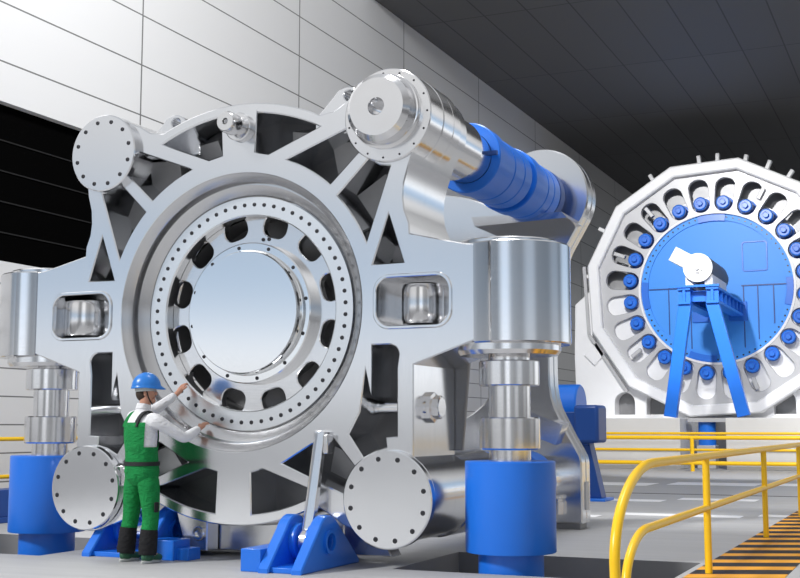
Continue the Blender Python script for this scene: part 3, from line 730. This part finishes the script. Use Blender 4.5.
far = root('test_ring', 'huge white twelve-sided ring with blue centre and blue pins, at the far right', 'machine', (FX, YF, 1.63))
def poly(Rr, off=18): return [(FX+Rr*math.cos(R(off+30*i)), FZ+Rr*math.sin(R(off+30*i))) for i in range(12)]
obj('outer_rim', MB().prism([poly(4.80), poly(4.38)], YF-.45, YF+1.6, bev=.05), white, far, ang=20)
fslots = []
for i in range(24):
    a = 15*i+8
    base = rrect(2.84, 4.08, -.37, .37, .34, 7)
    ca, sa = math.cos(R(a)), math.sin(R(a))
    # slot is a little wider at the outer end
    base = [(x, z*(.86+.14*(x-2.84)/1.2)) for x, z in base]
    fslots.append([(FX+x*ca-z*sa, FZ+x*sa+z*ca) for x, z in base])
obj('slotted_plate', MB().prism([poly(4.46), circ(FX, FZ, 2.76)]+fslots, YF-.12, YF+.12, bev=.015), greyw, far)
obj('slot_back', MB().lathe([(2.70, YF+.75), (4.25, YF+.75)], (FX, 0, FZ), 'Y', 96, caps=False), iron_mid, far)
obj('slot_shelf', MB().lathe([(2.85, YF+.74), (2.85, YF+.5), (3.48, YF+.5), (3.48, YF+.74)], (FX, 0, FZ), 'Y', 96, caps=False), greyw, far)
obj('inner_lip', MB().lathe([(2.82, YF+.1), (2.82, YF-.15), (2.74, YF-.15), (2.74, YF+.3)], (FX, 0, FZ), 'Y', 128, caps=False), white, far)
disc = obj('centre_disc', MB().lathe([(2.76, YF+.2), (2.76, YF-.02), (2.50, YF-.02), (2.50, YF+.04), (0, YF+.04)], (FX, 0, FZ), 'Y', 128, caps=False), blue_lit, far, label='bright blue centre disc')
bolts(disc, [(FX+2.63*math.cos(R(360/72*i)), YF-.02, FZ+2.63*math.sin(R(360/72*i))) for i in range(72)], .032, .02)
# seams and stiffeners of the disc
for x0, x1 in ((-2.46, -.9), (.9, 2.46)): obj('panel_seam', MB().box(FX+x0, FX+x1, YF+.0, YF+.05, FZ+.02, FZ+.06), blue_dark, disc)
for x in (-1.75, -.95, .95, 1.45, 2.0): obj('panel_seam', MB().box(FX+x, FX+x+.035, YF+.0, YF+.05, FZ-math.sqrt(2.45**2-x*x)+.05, FZ+.02), blue_dark, disc)
hat = MB().prism([rrect(FX+.95, FX+1.85, FZ+.55, FZ+1.65, .1), rrect(FX+.99, FX+1.81, FZ+.59, FZ+1.61, .08)], YF+.0, YF+.045, bev=.004)
obj('hatch', hat, blue, disc)
for x in (-.55, .75): obj('cover_plate', MB().box(FX+x-.33, FX+x+.33, YF-.03, YF+.05, FZ-1.25, FZ-.55), blue, disc, bevel=.02)
for a, w in ((92, .75), (184, .75), (258, .6), (-5, .7)):
    pl = [(FX+r*math.cos(R(a+d)), FZ+r*math.sin(R(a+d))) for r, ds in ((2.72, range(-11, 12, 2)), (2.48, range(11, -12, -2))) for d in ds]
    obj('segment_plate', MB().prism([pl], YF-.06, YF-.015, bev=.006), blue, disc)
first = None
for i in range(24):
    a = R(15*i+8); cx, cz = FX+3.14*math.cos(a), FZ+3.14*math.sin(a)
    lower = math.sin(a) < -.30
    if first is None:
        m = MB().lathe([(.31, YF+.45), (.31, YF+.34), (.24, YF+.33), (.24, YF-.30), (.20, YF-.33), (.15, YF-.33), (.15, YF-.30), (.10, YF-.30), (.10, YF-.40), (.085, YF-.42), (0, YF-.42)], (cx, 0, cz), 'Y', 32, caps=False)
        first = obj('locking_pin', m, blue, far)
        m = MB().lathe([(.24, YF-.16), (.26, YF-.16), (.26, YF-.24), (.24, YF-.24)], (cx, 0, cz), 'Y', 24, closed=True)
        fcol = obj('pin_collar', m, blue_dark, first)
        o1 = WORLD_ORG[first.name]-Vector((cx, 0, cz)); o2 = WORLD_ORG[fcol.name]-WORLD_ORG[first.name]
    else:
        p = dup_part(first, far, Vector((cx, 0, cz))+o1); c = fcol.copy(); COL.objects.link(c); c.parent = p; c.location = o2
# small brackets on the face and lugs on the outer rim
for a in (128, 158, 218, 62, 338, 248, 290):
    a = R(a+ .5); d = Vector((math.cos(a), 0, math.sin(a))); p = Vector((FX, YF-.2, FZ))+d*3.75
    obj('face_bracket', MB().bar(p-d*.22, p+d*.22, .14, .22), greyw, far, bevel=.02)
for a in (150, 118, 96, 88, 76, 66, 56, 44, 172):
    a = R(a); d = Vector((math.cos(a), 0, math.sin(a))); p = Vector((FX, YF+.2, FZ))+d*4.62
    obj('rim_lug', MB().bar(p, p+d*.42, .14, .25), white, far, bevel=.02)
# pedestal plate behind and below the ring
pl = [(-6.1, 1.63), (5.2, 1.63), (5.2, 5.2), (3.6, 6.4), (-5.5, 6.5), (-6.1, 6.0), (-6.15, 4.0)]
holes = []
for x in (-4.25, -3.05, 1.5, 2.9):
    holes.append(arc(x, 2.25, .38, 0, 180, 14)+[(x-.38, 1.8), (x+.38, 1.8)])
obj('pedestal', MB().prism([pl[::-1]]+holes, YF+.1, YF+.8, bev=.02), white, far)
obj('pedestal_back', MB().box(-6.0, 5.1, YF+.8, YF+1.0, 1.63, 2.9), iron_mid, far)
for k in range(12):
    m = MB(); a0, a1 = R(18+30*k), R(48+30*k)
    if math.sin((a0+a1)/2) < .2:
        p = Vector((FX+5.05*math.cos(a0), YF+.06, FZ+5.05*math.sin(a0))); q = Vector((FX+5.05*math.cos(a1), YF+.06, FZ+5.05*math.sin(a1)))
        if min(p.z, q.z) > 1.75: obj('pedestal_rib', m.bar(p, q, .12, .12), greyw, far)
m = MB().prism([[(-5.75, 4.05), (-5.35, 3.65), (-4.85, 4.2), (-5.2, 4.62)]], YF+.0, YF+.12, bev=.02)
obj('handle_plate', m, white, far)

# trestle and white motor in front of the ring
tr = root('trestle', 'blue steel trestle with two splayed legs standing on the concrete base', 'trestle', (-.3, 28.8, 1.63))
obj('leg', MB().bar((-1.455, 28.75, 1.665), (-.87, 28.75, 5.35), .40, .30), blue, tr, bevel=.015)
obj('leg', MB().bar((.86, 28.75, 1.68), (-.02, 28.75, 5.35), .40, .30), blue, tr, bevel=.015)
for x in (-.88, .02):
    bm_ = obj('beam', MB().box(x-.20, x+.20, 28.5, 33.7, 5.75, 5.83).box(x-.04, x+.04, 28.5, 33.7, 5.38, 5.76).box(x-.20, x+.20, 28.5, 33.7, 5.30, 5.38), blue, tr)
    for k in range(7): obj('stiffener', MB().box(x-.19, x+.19, 28.6+.78*k, 28.66+.78*k, 5.38, 5.75), blue, bm_)
obj('top_plate', MB().box(-1.35, .25, 28.45, 28.6, 5.83, 5.90), blue, tr)
for y in (28.9, 31.3): obj('cross_beam', MB().box(-.9, .05, y, y+.1, 5.4, 5.75), blue, tr)
mo = root('motor', 'white cylindrical motor with terminal box lying on the blue trestle', 'motor', (-.43, 29.5, 5.9))
obj('casing', MB().lathe([(.44, 28.55), (.47, 28.58), (.47, 31.6), (.42, 31.65), (.42, 32.1)], (-.42, 0, 6.47), 'Y', 48), plain('motor_casing_grey', (.10, .10, .095), .5), mo, label='dark grey cylindrical casing')
obj('end_shield', MB().lathe([(.47, 28.57), (.47, 28.54), (.20, 28.54), (.20, 28.50), (.16, 28.50), (.16, 28.46), (.08, 28.46), (.08, 28.38), (0, 28.38)], (-.42, 0, 6.47), 'Y', 32, caps=False), white, mo)
m = MB().bar((-.5, 29.1, 6.55), (-1.25, 29.1, 7.0), .50, .9)
obj('terminal_box', m, white, mo, bevel=.02)
obj('foot', MB().box(-.85, -.60, 28.7, 31.5, 5.89, 6.25), white, mo); obj('foot', MB().box(-.24, .01, 28.7, 31.5, 5.89, 6.25), white, mo)

# ------------------------------------------------------------------ light
w = bpy.data.worlds.new('hall_daylight'); S.world = w; w.use_nodes = True
n = w.node_tree; bg = n.nodes['Background']
tc = n.nodes.new('ShaderNodeTexCoord'); sx = n.nodes.new('ShaderNodeSeparateXYZ'); rp_ = n.nodes.new('ShaderNodeValToRGB')
n.links.new(tc.outputs['Generated'], sx.inputs[0])
mr = n.nodes.new('ShaderNodeMapRange'); mr.inputs['From Min'].default_value = -.2; mr.inputs['From Max'].default_value = 1.0
n.links.new(sx.outputs['Z'], mr.inputs['Value']); n.links.new(mr.outputs['Result'], rp_.inputs['Fac'])
cr = rp_.color_ramp
def stop(z, c): e = cr.elements.new((z+.2)/1.2); e.color = (*c, 1)
cr.elements[0].color = (.30, .30, .31, 1); cr.elements[1].color = (.55, .57, .60, 1)
stop(-.015, (.30, .30, .31)); stop(.005, (.42, .42, .43)); stop(.03, (1.0, 1.01, 1.02)); stop(.058, (1.15, 1.17, 1.2)); stop(.095, (.55, .69, .86)); stop(.145, (.40, .54, .73)); stop(.185, (.58, .64, .71)); stop(.22, (.74, .74, .75)); stop(.27, (.80, .80, .80)); stop(.5, (.68, .68, .69))
at_ = n.nodes.new('ShaderNodeMath'); at_.operation = 'ARCTAN2'
n.links.new(sx.outputs['Y'], at_.inputs[0]); n.links.new(sx.outputs['X'], at_.inputs[1])
fr_ = n.nodes.new('ShaderNodeMath'); fr_.operation = 'MULTIPLY_ADD'; fr_.inputs[1].default_value = 1/(2*PI); fr_.inputs[2].default_value = .5
n.links.new(at_.outputs[0], fr_.inputs[0])
rb = n.nodes.new('ShaderNodeValToRGB'); n.links.new(fr_.outputs[0], rb.inputs['Fac'])
def band(p, v): e = rb.color_ramp.elements.new(p); e.color = (v, v, v, 1)
rb.color_ramp.elements[0].color = (.35, .35, .35, 1); rb.color_ramp.elements[1].color = (.35, .35, .35, 1)
for p, v in ((.09, .45), (.125, .95), (.20, 1.0), (.222, .45), (.25, .35), (.272, 1.4), (.30, 1.4), (.318, .55), (.37, .42), (.40, .8), (.43, .8), (.45, .40), (.52, .35), (.55, .6), (.58, .6), (.605, .3), (.635, 1.15), (.69, 1.15), (.715, .3), (.80, .2)): band(p, v)
fade = n.nodes.new('ShaderNodeMapRange'); fade.inputs['From Min'].default_value = .45; fade.inputs['From Max'].default_value = .8
n.links.new(sx.outputs['Z'], fade.inputs['Value'])
mb_ = n.nodes.new('ShaderNodeMix'); mb_.data_type = 'RGBA'; mb_.inputs[7].default_value = (1, 1, 1, 1)
n.links.new(fade.outputs['Result'], mb_.inputs[0]); n.links.new(rb.outputs['Color'], mb_.inputs[6])
ml = n.nodes.new('ShaderNodeMix'); ml.data_type = 'RGBA'; ml.blend_type = 'MULTIPLY'; ml.inputs[0].default_value = 1
n.links.new(rp_.outputs['Color'], ml.inputs[6]); n.links.new(mb_.outputs[2], ml.inputs[7])
n.links.new(ml.outputs[2], bg.inputs['Color']); bg.inputs['Strength'].default_value = 1.0
sun = bpy.data.lights.new('sun', 'SUN'); sun.energy = 2.6; sun.angle = R(8); so = bpy.data.objects.new('sun', sun); COL.objects.link(so)
so.rotation_euler = Vector((-.50, -.62, .60)).to_track_quat('Z', 'Y').to_euler(); so.location = (-5, -15, 14)
def area(name, loc, target, sx_, sy_, power):
    l = bpy.data.lights.new(name, 'AREA'); l.shape = 'RECTANGLE'; l.size = sx_; l.size_y = sy_; l.energy = power
    o = bpy.data.objects.new(name, l); COL.objects.link(o); o.location = loc
    o.rotation_euler = (Vector(loc)-Vector(target)).to_track_quat('Z', 'Y').to_euler()
sp_ = bpy.data.lights.new('hall_lamp', 'SPOT'); sp_.energy = 9500; sp_.spot_size = R(40); sp_.spot_blend = .35; sp_.shadow_soft_size = .25  # added spot, out of view, brightens the far ring
sl = bpy.data.objects.new('hall_lamp', sp_); COL.objects.link(sl); sl.location = (-1.5, 16.8, 12.5)
sl.rotation_euler = (Vector((-1.5, 16.8, 12.5))-Vector((-.75, 34, 5.6))).to_track_quat('Z', 'Y').to_euler()

for nm, lo, to, en, sz in (('base_lamp', (4.5, 15.5, 12.3), (1.0, 28, .3), 9000, 46),):  # unseen spot added to brighten the concrete base and far floor
    l2 = bpy.data.lights.new(nm, 'SPOT'); l2.energy = en; l2.spot_size = R(sz); l2.spot_blend = .6; l2.shadow_soft_size = .4
    o2 = bpy.data.objects.new(nm, l2); COL.objects.link(o2); o2.location = lo
    o2.rotation_euler = (Vector(lo)-Vector(to)).to_track_quat('Z', 'Y').to_euler()
area('wall_lamp', (2.0, 2.0, 14.5), (-7, 5.5, 7.5), 4.0, 2.0, 1700)  # fill light added out of view to brighten the left wall
S.view_settings.view_transform = 'Standard'; S.view_settings.look = 'None'; S.view_settings.gamma = 1
S.view_settings.use_curve_mapping = False; S.view_settings.exposure = 0
